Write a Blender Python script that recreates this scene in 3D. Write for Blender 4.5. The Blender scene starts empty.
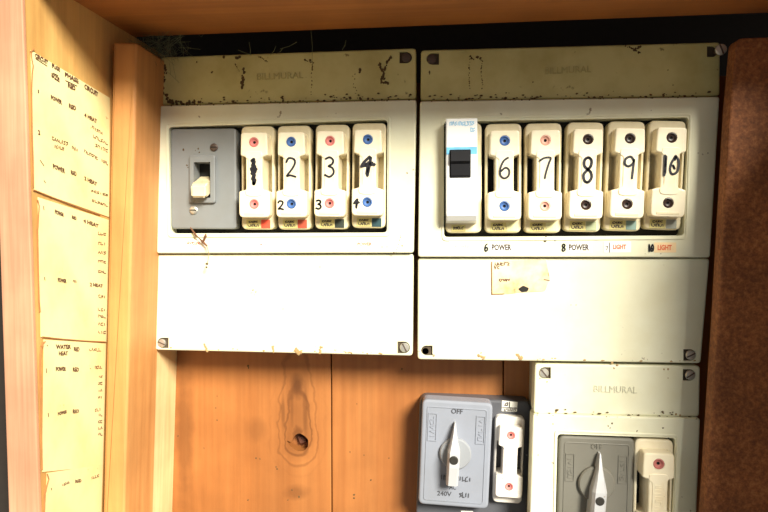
import bpy, bmesh, math, random
from mathutils import Vector, Matrix, Euler
random.seed(7)
scn = bpy.context.scene
COL = scn.collection
R = math.radians

# ------------------------------------------------------------------ camera
F = 600.0                      # focal length in pixels of the 768 x 512 frame
D = 0.43                       # camera distance from the back boards (m)
cam = bpy.data.objects.new('camera', bpy.data.cameras.new('camera'))
COL.objects.link(cam)
cam.data.sensor_width = 36.0
cam.data.lens = F / 768 * 36
cam.data.clip_start = 0.01
CAM = Vector((0, -D, 0))
cam.location = CAM
cam.rotation_euler = Euler((R(90 - 2.0), 0, R(5.2)), 'XYZ')
scn.camera = cam
CR = cam.rotation_euler.to_matrix()

# ------------------------------------------------------------------ daylight
w = bpy.data.worlds.new('world'); scn.world = w; w.use_nodes = True
w.node_tree.nodes['Background'].inputs[0].default_value = (1.0, 0.97, 0.90, 1)
w.node_tree.nodes['Background'].inputs[1].default_value = 0.17
sl = bpy.data.lights.new('sun', 'SUN'); sun = bpy.data.objects.new('sun', sl); COL.objects.link(sun)
sl.energy = 5.7; sl.angle = R(19); sl.color = (1.0, 0.95, 0.82)
EL, AZ = R(31), R(34)
sd = Vector((-math.sin(AZ) * math.cos(EL), math.cos(AZ) * math.cos(EL), -math.sin(EL)))
sun.rotation_euler = sd.to_track_quat('-Z', 'Y').to_euler()
sun.location = (0.6, -1.2, 0.9)
vs = scn.view_settings
scn.display_settings.display_device = 'sRGB'
vs.view_transform = 'Standard'; vs.look = 'None'; vs.gamma = 1.0; vs.use_curve_mapping = False
vs.exposure = 0.80

# ------------------------------------------------------------------ geometry helpers
def ray(px, py):
    return CR @ Vector(((px - 384) / F, -(py - 256) / F, -1))
def P(px, py, Y):                       # a point of the vertical plane y = Y
    d = ray(px, py); return CAM + d * ((Y - CAM.y) / d.y)
def PZ(px, py, Z):                      # a point of the level plane z = Z
    d = ray(px, py); return CAM + d * ((Z - CAM.z) / d.z)

def rpoly(pts, r, n=5):                 # round the corners of a 2D polygon
    out = []; N = len(pts)
    for i in range(N):
        p = Vector(pts[i][:2]); a = Vector(pts[i - 1][:2]); b = Vector(pts[(i + 1) % N][:2])
        rr = r[i] if isinstance(r, (list, tuple)) else r
        if rr <= 0: out.append((p.x, p.y)); continue
        va = (a - p); vb = (b - p)
        ra = min(rr, va.length * .49); rb = min(rr, vb.length * .49)
        s = p + va.normalized() * ra; e = p + vb.normalized() * rb
        for k in range(n + 1):
            t = k / n
            q = s * (1 - t) ** 2 + p * 2 * t * (1 - t) + e * t * t
            # pull the quadratic arc towards a circular one
            out.append((q.x, q.y))
    return out
def rect(x0, x1, z0, z1): return [(x0, z1), (x1, z1), (x1, z0), (x0, z0)]
def circ(cx, cz, r, n=20): return [(cx + r * math.cos(2 * math.pi * k / n), cz + r * math.sin(2 * math.pi * k / n)) for k in range(n)]
def px_loop(pts, Y): return [(lambda v: (v.x, v.z))(P(x, y, Y)) for x, y in pts]

def area2(l): return sum(l[i - 1][0] * l[i][1] - l[i][0] * l[i - 1][1] for i in range(len(l)))
def inset(l, d):
    N = len(l); out = []
    for i in range(N):
        p = Vector(l[i]); a = Vector(l[i - 1]); b = Vector(l[(i + 1) % N])
        e1 = (p - a); e2 = (b - p)
        if e1.length < 1e-9: e1 = e2
        if e2.length < 1e-9: e2 = e1
        n1 = Vector((-e1.y, e1.x)).normalized(); n2 = Vector((-e2.y, e2.x)).normalized()
        m = n1 + n2
        if m.length < 1e-6: m = n1
        m.normalize(); c = max(.5, m.dot(n1))
        out.append(tuple(p + m * (d / c)))
    return out
def slab(bm, loop, yf, yb, bev=0.0, holes=(), seg=2, back=True):
    """a plate: outline in (x, z), front at yf, back at yb, rounded front edge, holes = [(loop, depth, has_floor)]"""
    if area2(loop) < 0: loop = loop[::-1]
    rings = [(loop, yb)]
    if bev > 0:
        for k in range(seg + 1):
            a = k / seg * math.pi / 2
            rings.append((inset(loop, bev * (1 - math.cos(a))), yf + bev * (1 - math.sin(a))))
    else: rings.append((loop, yf))
    vr = [[bm.verts.new((p[0], y, p[1])) for p in l] for l, y in rings]
    N = len(loop)
    for a, b in zip(vr, vr[1:]):
        for i in range(N): bm.faces.new((a[i - 1], a[i], b[i], b[i - 1]))
    if back: bm.faces.new(vr[0])
    if not holes: bm.faces.new(vr[-1][::-1]); return
    edges = [bm.edges.get((vr[-1][i - 1], vr[-1][i])) for i in range(N)]
    for hl, dep, fl in holes:
        if area2(hl) < 0: hl = hl[::-1]
        hv = [bm.verts.new((p[0], yf, p[1])) for p in hl]
        hb = [bm.verts.new((p[0], yf + dep, p[1])) for p in hl]
        for i in range(len(hl)):
            edges.append(bm.edges.new((hv[i - 1], hv[i])))
            bm.faces.new((hv[i - 1], hb[i - 1], hb[i], hv[i]))
        if fl: bm.faces.new(hb)
    bmesh.ops.triangle_fill(bm, use_beauty=True, use_dissolve=False, edges=edges, normal=(0, -1, 0))
def lathe(bm, cx, cz, prof, n=24):      # prof: (radius, y); axis along y
    rings = []
    for r, y in prof:
        if r <= 1e-9: rings.append([bm.verts.new((cx, y, cz))])
        else: rings.append([bm.verts.new((cx + r * math.cos(2 * math.pi * k / n), y, cz + r * math.sin(2 * math.pi * k / n))) for k in range(n)])
    for a, b in zip(rings, rings[1:]):
        for i in range(n):
            j = (i + 1) % n
            if len(a) == 1 and len(b) == 1: continue
            if len(a) == 1: bm.faces.new((a[0], b[i], b[j]))
            elif len(b) == 1: bm.faces.new((a[i], a[j], b[0]))
            else: bm.faces.new((a[i], a[j], b[j], b[i]))
def tube(bm, pts, rads, n=6):           # a tapering tube through 3D points
    rings = []
    for i, p in enumerate(pts):
        t = (pts[min(i + 1, len(pts) - 1)] - pts[max(i - 1, 0)]).normalized()
        u = t.orthogonal().normalized(); v = t.cross(u)
        r = rads[i] if isinstance(rads, (list, tuple)) else rads
        rings.append([bm.verts.new(p + (u * math.cos(2 * math.pi * k / n) + v * math.sin(2 * math.pi * k / n)) * r) for k in range(n)])
    for a, b in zip(rings, rings[1:]):
        for i in range(n): bm.faces.new((a[i - 1], a[i], b[i], b[i - 1]))
    bm.faces.new(rings[0]); bm.faces.new(rings[-1][::-1])
def strokes(bm, lines, wd, y, th=0.00018):   # felt-pen strokes lying on the plane y
    for ln in lines:
        pts = [Vector(p) for p in ln]
        for i, p in enumerate(pts):
            slab(bm, circ(p.x, p.y, wd / 2, 8), y - th, y, 0)
            if i:
                a = pts[i - 1]; d = (p - a)
                if d.length < 1e-7: continue
                n = Vector((-d.y, d.x)).normalized() * wd / 2
                slab(bm, [tuple(a + n), tuple(a - n), tuple(p - n), tuple(p + n)], y - th * .98, y, 0)
def blob(bm, c, r, sq=(1, 1, 1), jit=.35):
    m = bmesh.ops.create_icosphere(bm, subdivisions=1, radius=1)
    for v in m['verts']:
        k = r * (1 + random.uniform(-jit, jit))
        v.co = Vector((v.co.x * k * sq[0], v.co.y * k * sq[1], v.co.z * k * sq[2])) + Vector(c)

def obj(name, bm, mat, parent=None, origin=None, smooth=False):
    bmesh.ops.recalc_face_normals(bm, faces=bm.faces)
    me = bpy.data.meshes.new(name)
    if origin is not None: bmesh.ops.translate(bm, verts=bm.verts, vec=-Vector(origin))
    bm.to_mesh(me); bm.free()
    if smooth:
        for p in me.polygons: p.use_smooth = True
    me.materials.append(mat)
    o = bpy.data.objects.new(name, me); COL.objects.link(o)
    if parent is not None: o.parent = parent
    elif origin is not None: o.location = origin
    return o
def BM(): return bmesh.new()
def thing(name, label, cat, loc=(0, 0, 0), group=None):
    o = bpy.data.objects.new(name, None); COL.objects.link(o); o.location = loc
    o.empty_display_size = .01
    return tag(o, label, cat, group)
def tag(o, label, cat, group=None):
    o['label'] = label; o['category'] = cat
    if group: o['group'] = group
    return o
def struct(o): o['kind'] = 'structure'; return o
_tc = {}
THIN = ('BILLMURAL', 'OFF', 'AC', '240V')
def text_geo(s):
    if s not in _tc:
        c = bpy.data.curves.new('t', 'FONT'); c.body = s; c.size = 1; c.align_x = 'CENTER'; c.align_y = 'CENTER'; c.resolution_u = 2
        c.offset = 0.0 if s in THIN else 0.034
        o = bpy.data.objects.new('t', c); COL.objects.link(o)
        dg = bpy.context.evaluated_depsgraph_get()
        me = bpy.data.meshes.new_from_object(o.evaluated_get(dg))
        vs_ = [v.co.copy() for v in me.vertices]; fs = [tuple(p.vertices) for p in me.polygons]
        bpy.data.objects.remove(o); bpy.data.curves.remove(c); bpy.data.meshes.remove(me)
        x0 = min(v.x for v in vs_); x1 = max(v.x for v in vs_); y0 = min(v.y for v in vs_); y1 = max(v.y for v in vs_)
        _tc[s] = ([((v.x - x0) / (x1 - x0) - .5, (v.y - y0) / (y1 - y0) - .5) for v in vs_], fs)
    return _tc[s]
def text(bm, s, fn, th=0.00015, nrm=Vector((0, -1, 0))):
    """fn maps (-.5...5, -.5...5) to a 3D point"""
    vs_, fs = text_geo(s)
    a = [bm.verts.new(fn(*v)) for v in vs_]
    b = [bm.verts.new(Vector(v.co) + nrm * th) for v in a]
    cnt = {}
    for f in fs:
        try: bm.faces.new([b[i] for i in f])
        except ValueError: pass
        for i in range(len(f)):
            e = (f[i - 1], f[i]); cnt[tuple(sorted(e))] = cnt.get(tuple(sorted(e)), []) + [e]
    for k, es in cnt.items():
        if len(es) == 1:
            i, j = es[0]; bm.faces.new((a[i], a[j], b[j], b[i]))
def text_xz(bm, s, cx, cz, wd, ht, y, th=.00015, rot=0):
    c, sn = math.cos(rot), math.sin(rot)
    text(bm, s, lambda u, v: Vector((cx + u * wd * c - v * ht * sn, y, cz + u * wd * sn + v * ht * c)), th)
def squiggle(x0, x1, z, h, n):          # illegible small print: one crooked mark for each letter
    out = []; c = max(2, round(n * .6)); w_ = (x1 - x0) / c
    for i in range(c):
        a = x0 + i * w_ + w_ * .12
        out.append([(a + w_ * .7 * p + random.uniform(-.1, .1) * w_, z + h * (q + random.uniform(-.2, .2))) for p, q in random.choice((((0, -.5), (0, .5), (1, .4), (.9, -.5)), ((1, .5), (0, .3), (.1, -.5), (1, -.4)), ((0, .5), (.1, -.5), (1, -.5)), ((0, -.5), (.5, .5), (1, -.5)), ((.5, .5), (.5, -.5)), ((1, .5), (0, .4), (1, -.2), (0, -.5))))])
    return out

# ------------------------------------------------------------------ materials
def nt(name):
    m = bpy.data.materials.new(name); m.use_nodes = True
    t = m.node_tree; b = t.nodes['Principled BSDF']
    return m, t, b
def N(t, typ, **kw):
    n = t.nodes.new(typ)
    for k, v in kw.items():
        if k in n.inputs.keys(): n.inputs[k].default_value = v
        else: setattr(n, k, v)
    return n
def L(t, a, b): t.links.new(a, b)
def ramp(t, fac, stops):
    r = t.nodes.new('ShaderNodeValToRGB')
    e = r.color_ramp.elements
    while len(e) < len(stops): e.new(.5)
    for k, (p, c) in enumerate(stops): e[k].position = p; e[k].color = (*c, 1)
    L(t, fac, r.inputs[0]); return r.outputs[0]
def mix(t, fac, a, b, mode='MIX'):
    m = t.nodes.new('ShaderNodeMix'); m.data_type = 'RGBA'; m.blend_type = mode
    for s, v in ((0, fac), (6, a), (7, b)):
        if isinstance(v, (int, float)): m.inputs[s].default_value = v
        elif isinstance(v, tuple): m.inputs[s].default_value = (*v, 1)
        else: L(t, v, m.inputs[s])
    return m.outputs[2]
def bump(t, b, h, st=.3, d=.0005):
    n = N(t, 'ShaderNodeBump', Strength=st, Distance=d); L(t, h, n.inputs['Height']); L(t, n.outputs[0], b.inputs['Normal'])
def plain(name, c, rough=.5, metal=0, var=.12, sc=180):
    m, t, b = nt(name)
    tc = N(t, 'ShaderNodeTexCoord'); n = N(t, 'ShaderNodeTexNoise', Scale=sc, Detail=4)
    L(t, tc.outputs['Object'], n.inputs['Vector'])
    L(t, ramp(t, n.outputs[0], [(.3, tuple(x * (1 - var) for x in c)), (.7, tuple(min(1, x * (1 + var)) for x in c))]), b.inputs['Base Color'])
    b.inputs['Roughness'].default_value = rough; b.inputs['Metallic'].default_value = metal
    return m
def plastic(name, c, stain, rough=.38, amount=.5, speck=(.16, .1, .04), speck_at=.70, bm_=.05, sc=1.0):
    """aged moulded plastic or enamel: yellowed patches and small grime specks"""
    m, t, b = nt(name)
    tc = N(t, 'ShaderNodeTexCoord')
    n1 = N(t, 'ShaderNodeTexNoise', Scale=26 * sc, Detail=5, Roughness=.6); L(t, tc.outputs['Object'], n1.inputs['Vector'])
    n2 = N(t, 'ShaderNodeTexNoise', Scale=230 * sc, Detail=3); L(t, tc.outputs['Object'], n2.inputs['Vector'])
    n3 = N(t, 'ShaderNodeTexNoise', Scale=40 * sc, Detail=2); L(t, tc.outputs['Object'], n3.inputs['Vector'])
    f = ramp(t, n1.outputs[0], [(.42, (0, 0, 0)), (.72, (amount,) * 3)])
    col = mix(t, f, c, stain)
    pr = N(t, 'ShaderNodeMath', operation='MULTIPLY'); L(t, n2.outputs[0], pr.inputs[0])
    ad = N(t, 'ShaderNodeMath', operation='ADD'); ad.inputs[1].default_value = .5; L(t, n3.outputs[0], ad.inputs[0]); L(t, ad.outputs[0], pr.inputs[1])
    g = ramp(t, pr.outputs[0], [(speck_at, (0, 0, 0)), (speck_at + .07, (.75,) * 3)])
    L(t, mix(t, g, col, speck), b.inputs['Base Color'])
    b.inputs['Roughness'].default_value = rough
    bump(t, b, n2.outputs[0], bm_, .0003)
    return m
def wood(name, light, dark, rough=.55, fine=1.0, knot=None, streak=.55, seed=0, along='Z', spots=()):
    m, t, b = nt(name)
    tc = N(t, 'ShaderNodeTexCoord')
    mp = N(t, 'ShaderNodeMapping'); L(t, tc.outputs['Object'], mp.inputs[0])
    mp.inputs['Scale'].default_value = {'Z': (1, 1, .035), 'X': (.035, 1, 1)}[along]
    mp.inputs['Location'].default_value = (seed * 1.7, seed * .9, seed * .3)
    vec = mp.outputs[0]
    n1 = N(t, 'ShaderNodeTexNoise', Scale=95 * fine, Detail=6, Roughness=.6); L(t, vec, n1.inputs['Vector'])
    n2 = N(t, 'ShaderNodeTexNoise', Scale=430 * fine, Detail=4); L(t, vec, n2.inputs['Vector'])
    n3 = N(t, 'ShaderNodeTexNoise', Scale=22, Detail=4); L(t, tc.outputs['Object'], n3.inputs['Vector'])
    c1 = ramp(t, n1.outputs[0], [(.34, dark), (.5, tuple((a + c) / 2 for a, c in zip(light, dark))), (.66, light)])
    c1 = mix(t, streak, tuple((a * .7 + c * .3) for a, c in zip(light, dark)), c1)
    c2 = ramp(t, n2.outputs[0], [(.35, (.78, .74, .7)), (.65, (1.06, 1.06, 1.06))])
    col = mix(t, .5, c1, c2, 'MULTIPLY')
    c3 = ramp(t, n3.outputs[0], [(.35, (.80, .76, .72)), (.65, (1.06, 1.04, 1.02))])
    col = mix(t, .8, col, c3, 'MULTIPLY')
    if knot:                                          # growth rings drawn out above a knot
        kx, kz = knot
        sx = N(t, 'ShaderNodeSeparateXYZ'); L(t, tc.outputs['Object'], sx.inputs[0])
        def M(op, a, b_=None):
            n = N(t, 'ShaderNodeMath', operation=op)
            for i, v in enumerate((a, b_)):
                if v is None: continue
                if isinstance(v, (int, float)): n.inputs[i].default_value = v
                else: L(t, v, n.inputs[i])
            return n.outputs[0]
        dx = M('SUBTRACT', sx.outputs[0], kx); dz = M('SUBTRACT', sx.outputs[2], kz)
        nz = N(t, 'ShaderNodeTexNoise', Scale=60, Detail=3); L(t, tc.outputs['Object'], nz.inputs['Vector'])
        dx = M('ADD', dx, M('MULTIPLY', M('SUBTRACT', nz.outputs[0], .5), .016))
        up = M('MULTIPLY', M('MAXIMUM', dz, 0), .20); dn = M('MULTIPLY', M('MINIMUM', dz, 0), .8)
        zz = M('ADD', up, dn)
        r = M('SQRT', M('ADD', M('MULTIPLY', dx, dx), M('MULTIPLY', zz, zz)))
        s = M('SINE', M('MULTIPLY', r, 980))
        near = ramp(t, M('MULTIPLY', r, 10), [(.0, (1, 1, 1)), (.10, (.8, .8, .8)), (.22, (0, 0, 0))])
        line = ramp(t, M('ADD', M('MULTIPLY', s, .5), .5), [(.72, (0, 0, 0)), (1.0, (.75, .75, .75))])
        col = mix(t, mix(t, 1.0, near, line, 'MULTIPLY'), col, tuple(x * .38 for x in dark))
        core = ramp(t, M('MULTIPLY', r, 10), [(.05, (.75, .75, .75)), (.13, (0, 0, 0))])
        for ex, ez, rx, rz, st in spots:              # dark stains and streaks, plus a tall dark patch down the left edge
            ax = M('DIVIDE', M('SUBTRACT', sx.outputs[0], ex), rx); az = M('DIVIDE', M('SUBTRACT', sx.outputs[2], ez), rz)
            rr_ = M('ADD', M('SQRT', M('ADD', M('MULTIPLY', ax, ax), M('MULTIPLY', az, az))), M('MULTIPLY', M('SUBTRACT', nz.outputs[0], .5), 1.2))
            col = mix(t, ramp(t, rr_, [(.35, (st,) * 3), (1.0, (0, 0, 0))]), col, tuple(x * .3 for x in dark))
        col = mix(t, mix(t, .8, core, (.5, .5, .5), 'MULTIPLY'), col, tuple(x * .5 for x in dark))
    L(t, col, b.inputs['Base Color']); b.inputs['Roughness'].default_value = rough
    bump(t, b, n2.outputs[0], .25, .0005)
    return m

KN = P(298, 442, 0)
M_plank = wood('varnished_pine', (.43, .175, .050), (.27, .085, .017), .5, .55, None, .45, 1)
M_plank_knot = wood('varnished_pine_knotty', (.43, .175, .050), (.28, .088, .017), .5, .5, (KN.x, KN.z), .4, 2, 'Z', [(lambda v: (v.x, v.z, rx * .0007, rz * .0007, st))(P(x, y, 0)) for x, y, rx, rz, st in ((297, 386, 9, 15, .8), (256, 430, 14, 17, .22), (296, 492, 16, 10, .45), (184, 430, 12, 110, .45), (283, 412, 3, 30, .5), (305, 408, 3, 32, .5), (292, 408, 2.5, 28, .4))])
M_post = wood('pale_pine_post', (.64, .33, .115), (.47, .19, .05), .6, .6, None, .6, 4)
M_side = wood('yellow_pine_side', (.72, .45, .16), (.60, .31, .08), .6, .7, None, .4, 6)
M_batten = wood('pale_batten', (.88, .70, .38), (.74, .50, .22), .6, .7, None, .4, 9)
M_edge = wood('pink_sawn_edge', (.62, .33, .20), (.48, .22, .12), .7, 1.4, None, .6, 8)
M_ceil = wood('orange_pine_top', (.42, .155, .032), (.28, .085, .016), .55, .7, None, .45, 3, 'X')
M_void = plain('shade_black_wood', (.018, .012, .008), .9)  # near-black colour stands for shade in gaps, cavity and void
def hardboard():
    m, t, b = nt('brown_hardboard'); tc = N(t, 'ShaderNodeTexCoord')
    a = N(t, 'ShaderNodeTexNoise', Scale=420, Detail=5, Roughness=.7); L(t, tc.outputs['Object'], a.inputs['Vector'])
    c = N(t, 'ShaderNodeTexNoise', Scale=30, Detail=4); L(t, tc.outputs['Object'], c.inputs['Vector'])
    c1 = ramp(t, a.outputs[0], [(.35, (.14, .044, .012)), (.52, (.24, .082, .023)), (.68, (.36, .145, .048))])
    c2 = ramp(t, c.outputs[0], [(.35, (.78, .76, .74)), (.65, (1.1, 1.1, 1.1))])
    L(t, mix(t, 1, c1, c2, 'MULTIPLY'), b.inputs['Base Color']); b.inputs['Roughness'].default_value = .75
    bump(t, b, a.outputs[0], .4, .0006); return m
M_hard = hardboard()
M_cover = plastic('cream_cover', (.77, .76, .58), (.62, .56, .33), .36, .45, speck_at=.76)
M_cover_dirty_shade = plastic('dirty_shaded_cream_cover', (.60, .55, .24), (.40, .34, .11), .45, .8, (.14, .10, .03), .72)  # real dirt, over a base also darkened for shade under the top board
M_emboss = plain('grimy_lettering', (.46, .40, .16), .6); M_emboss_l = plain('cream_lettering', (.58, .57, .43), .6, var=.02)
M_body = plastic('cream_box_side', (.55, .52, .40), (.35, .30, .18), .5)
M_dark = plain('dark_interior', (.010, .009, .008), .8)
M_fuse = plastic('ivory_bakelite', (.88, .80, .60), (.70, .54, .30), .30, .5, speck_at=.76, sc=2)
M_fuse_base = plastic('aged_ivory_bakelite', (.78, .70, .48), (.58, .44, .22), .36, .6, speck_at=.72, sc=2)
M_fuse_white = plastic('white_bakelite', (.86, .81, .74), (.76, .66, .52), .34, .3, speck_at=.78, sc=2)
M_grey = plastic('grey_switch_plate', (.215, .228, .235), (.17, .17, .155), .35, .5, (.12, .1, .08), .76)
M_grey_metal = plastic('blue_grey_switch_plate', (.26, .28, .335), (.21, .22, .24), .26, .5, (.2, .2, .2), .78)
M_grey_warm = plastic('warm_grey_switch_plate', (.18, .172, .145), (.14, .13, .10), .4, .5, (.15, .12, .08), .76)
M_grey_dark = plastic('dark_grey_block', (.085, .087, .10), (.055, .055, .06), .4, .5, (.3, .3, .3), .8)
M_knob = plastic('silver_grey_knob', (.47, .48, .50), (.40, .39, .38), .28, .3, speck_at=.8)
M_disc = plastic('grey_knob_disc', (.27, .285, .31), (.22, .22, .22), .3, .3, speck_at=.8)
M_screw_black = plain('blackened_screw', (.02, .018, .014), .6)
M_toggle = plastic('yellowed_toggle', (.74, .64, .42), (.55, .42, .22), .35, .5, sc=3)
M_white = plastic('white_breaker', (.90, .91, .90), (.82, .82, .78), .3, .3, speck_at=.8)
M_blk = plain('black_plastic', (.006, .006, .008), .55)
M_blk.node_tree.nodes['Principled BSDF'].inputs['Specular IOR Level'].default_value = .2
M_ink = plain('black_marker', (.010, .009, .016), .6)
M_print = plain('dark_print', (.05, .035, .03), .7)
M_pencil = plain('brown_pen', (.11, .045, .02), .8)
M_redp = plain('red_print', (.72, .16, .07), .7)
M_pinkp = plain('faded_pink_print', (.85, .45, .42), .7)
M_bluep = plain('pale_blue_print', (.36, .62, .84), .6)
M_band = plain('sky_blue_band', (.16, .50, .78), .4)
M_label = plain('white_label', (.90, .88, .80), .6, var=.04)
M_label_o = plain('orange_tinted_label', (.88, .66, .38), .6, var=.06)
M_label_y = plain('cream_rating_label', (.60, .52, .20), .55)
M_paper = plastic('yellowed_paper', (.92, .81, .42), (.80, .58, .20), .8, .55, (.5, .28, .1), .80)
M_frayed = plain('brown_paper_edge', (.34, .15, .045), .9)
M_note = plastic('stained_note_paper', (.80, .70, .46), (.62, .32, .11), .8, 1.0, (.3, .14, .05), .72, sc=2)
M_steel = plain('dull_steel', (.55, .53, .47), .38, .7)
M_steel_dark = plain('dark_screw', (.10, .07, .055), .5, .4)
M_dirt = plain('brown_dirt', (.085, .052, .018), .95)
M_stalk = plain('dry_stalk', (.15, .065, .03), .9)
M_dirt_l = plain('tan_dirt', (.38, .25, .11), .95)
M_recess = plain('recess_shade_brown', (.07, .05, .03), .9)
M_web = plain('grey_cobweb', (.16, .17, .09), .95)
PLUG = {'blue': plain('blue_plug', (.06, .14, .36), .45), 'pink': plain('pink_plug', (.66, .21, .19), .5), 'pale pink': plain('pale_pink_plug', (.72, .38, .29), .5),
        'dark brown': plain('dark_brown_plug', (.035, .018, .014), .4), 'dusty red': plain('dusty_red_plug', (.50, .17, .15), .5)}
TAB = {'red': plain('red_tab', (.72, .08, .04), .5), 'dark red': plain('dark_red_tab', (.42, .07, .035), .5), 'black': plain('black_tab', (.03, .04, .03), .5),
       'teal': plain('dark_teal_tab', (.02, .06, .07), .5), 'pale': plain('pale_tab', (.66, .64, .34), .5), 'green': plain('grey_green_tab', (.34, .38, .22), .5),
       'tealgrey': plain('teal_grey_tab', (.20, .30, .26), .5), 'grey': plain('grey_tab', (.30, .31, .26), .5)}

# ------------------------------------------------------------------ the setting
def yz_box(bm, x0, x1, y0, y1, z0, z1):
    slab(bm, [(x0, z0), (x1, z0), (x1, z1), (x0, z1)], y0, y1, 0)
# back wall: dark backing with upright boards
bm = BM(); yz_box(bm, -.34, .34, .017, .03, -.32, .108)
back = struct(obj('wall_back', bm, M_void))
seams = [P(159 - 171.5, 430, 0).x, P(159.5, 430, 0).x, P(331.5, 430, 0).x, P(503, 430, 0).x, P(675, 430, 0).x, P(847, 430, 0).x]
for i in range(5):
    x0, x1 = seams[i] + .0004, seams[i + 1] - .0004
    holes = []
    if i == 1:
        hp = [(286, 440), (291, 442.5), (295.5, 434.5), (300, 433), (305.5, 436.5), (308.5, 440), (308, 447), (303.5, 451.5), (297, 451), (291, 447)]
        holes = [(px_loop(rpoly(hp, 2, 2), 0), .010, True)]
    bm = BM(); slab(bm, [(x0, -.31), (x1, -.31), (x1, .108), (x0, .108)], 0, .016, .0007, holes)
    o = obj('plank', bm, M_plank_knot if i == 1 else M_plank, back)
# loose knot left in the hole
bm = BM(); k = P(300.5, 441.5, .004); blob(bm, k + Vector((.0008, .004, .0006)), .0050, (1, .5, 1), .25)
o = obj('knot', bm, wood('knot_wood', (.12, .035, .014), (.05, .014, .006), .6, 3), back); o['label'] = 'dark red-brown knot in a hole'

# left side board (slightly warped) with a sawn front edge
YN, YP, ZC = -.146, -.072, .132
An_t, An_b = P(22, 0, YN), P(40, 512, YN)
Bp_t, Bp_b = P(107.5, 42, YP), P(98.5, 512, YP)
def wall_x(y, z):
    xa = An_t.x + (An_b.x - An_t.x) * (z - An_t.z) / (An_b.z - An_t.z)
    xb = Bp_t.x + (Bp_b.x - Bp_t.x) * (z - Bp_t.z) / (Bp_b.z - Bp_t.z)
    return xa + (xb - xa) * (y - YN) / (YP - YN)
def PW(px, py, off=0.0):                # a point on the left board's face
    d = ray(px, py); a, b_ = .12, .45
    for _ in range(40):
        m_ = (a + b_) / 2; q = CAM + d * m_
        if q.x > wall_x(q.y, q.z) + off: a = m_
        else: b_ = m_
    return CAM + d * a
bm = BM(); NY, NZ = 8, 10; z0, z1 = -.30, ZC
g = [[bm.verts.new((wall_x(YN + (0 - YN) * i / NY, z0 + (z1 - z0) * j / NZ), YN + (0 - YN) * i / NY, z0 + (z1 - z0) * j / NZ)) for j in range(NZ + 1)] for i in range(NY + 1)]
h = [[bm.verts.new(v.co - Vector((.0145, 0, 0))) for v in r] for r in g]
for i in range(NY):
    for j in range(NZ):
        bm.faces.new((g[i][j], g[i + 1][j], g[i + 1][j + 1], g[i][j + 1])); bm.faces.new((h[i][j], h[i][j + 1], h[i + 1][j + 1], h[i + 1][j]))
for j in range(NZ):
    bm.faces.new((g[0][j], g[0][j + 1], h[0][j + 1], h[0][j])); bm.faces.new((g[NY][j], h[NY][j], h[NY][j + 1], g[NY][j + 1]))
for i in range(NY):
    bm.faces.new((g[i][0], h[i][0], h[i + 1][0], g[i + 1][0])); bm.faces.new((g[i][NZ], g[i + 1][NZ], h[i + 1][NZ], h[i][NZ]))
wl = struct(obj('wall_left', bm, M_side))
# sawn front edge strip (lipping) of the side board
bm = BM()
ef = [P(-9, -20, YN - .0015), P(21.5, -20, YN - .0015), P(40, 540, YN - .0015), P(9.5, 540, YN - .0015)]
slab(bm, rpoly([(v.x, v.z) for v in ef], .0012, 3), YN - .0015, YN + .0005, .0006)
o = obj('edge_strip', bm, M_edge, wl); o['label'] = 'pinkish sawn front edge of the board'
# black slab added for the unlit void left of the side board
bm = BM(); yz_box(bm, -.36, wall_x(YN, 0) - .030, YN + .03, 0, -.32, .30)
struct(obj('trim_2', bm, M_void))
# left post
pf = [P(113, 42, YP), P(137, 43, YP), P(124.5, 512, YP), P(103, 512, YP)]
def ext(a, b_, f): return a + (b_ - a) * f
pf[2] = ext(pf[1], pf[2], 1.12); pf[3] = ext(pf[0], pf[3], 1.12)
# right face runs straight back to the boards
bm = BM(); slab(bm, rpoly([(v.x, v.z) for v in pf], .0016, 3), YP, -.0335, .0016, (), 3)
struct(obj('trim_1', bm, M_post))
# pale batten between the post and the back boards
bm = BM(); slab(bm, [(v.x + (-.0006 if k_ in (1, 2) else .0006), v.z) for k_, v in enumerate(pf)], -.0334, -.0002, .0004)
struct(obj('trim_5', bm, M_batten))
# top board of the cupboard, ending short of the back boards
cl, crt = PZ(124, 37.5, ZC), PZ(800, 10.5, ZC)
bm = BM()
pts = [(-.235, YN), (.27, YN), (.27, crt.y), (-.235, cl.y)]
lo = [bm.verts.new((x, y, ZC)) for x, y in pts]; up = [bm.verts.new((x, y, ZC + .019)) for x, y in pts]
bm.faces.new(lo); bm.faces.new(up[::-1])
for i in range(4): bm.faces.new((lo[i - 1], lo[i], up[i], up[i - 1]))
struct(obj('ceiling', bm, M_ceil))
bm = BM(); yz_box(bm, -.34, .34, -.16, .15, .20, .215)      # black boards added to keep the cavity above and behind dark
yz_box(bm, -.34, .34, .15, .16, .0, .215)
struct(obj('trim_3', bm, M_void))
# right side: hardboard sheet facing out, cupboard side board beyond, unseen, run forward to shade the boxes
bm = BM()
hq = [(736.5, 38), (900, 32), (900, 600), (702, 600), (705.5, 512), (717.5, 330), (730, 110)]
slab(bm, rpoly(px_loop(hq, -.058), [.004, 0, 0, 0, 0, .0, .0], 4), -.058, -.049, .0012)
struct(obj('wall_right', bm, M_hard))
bm = BM(); yz_box(bm, .242, .258, -.225, .02, -.32, ZC)
struct(obj('trim_4', bm, M_side))

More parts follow.
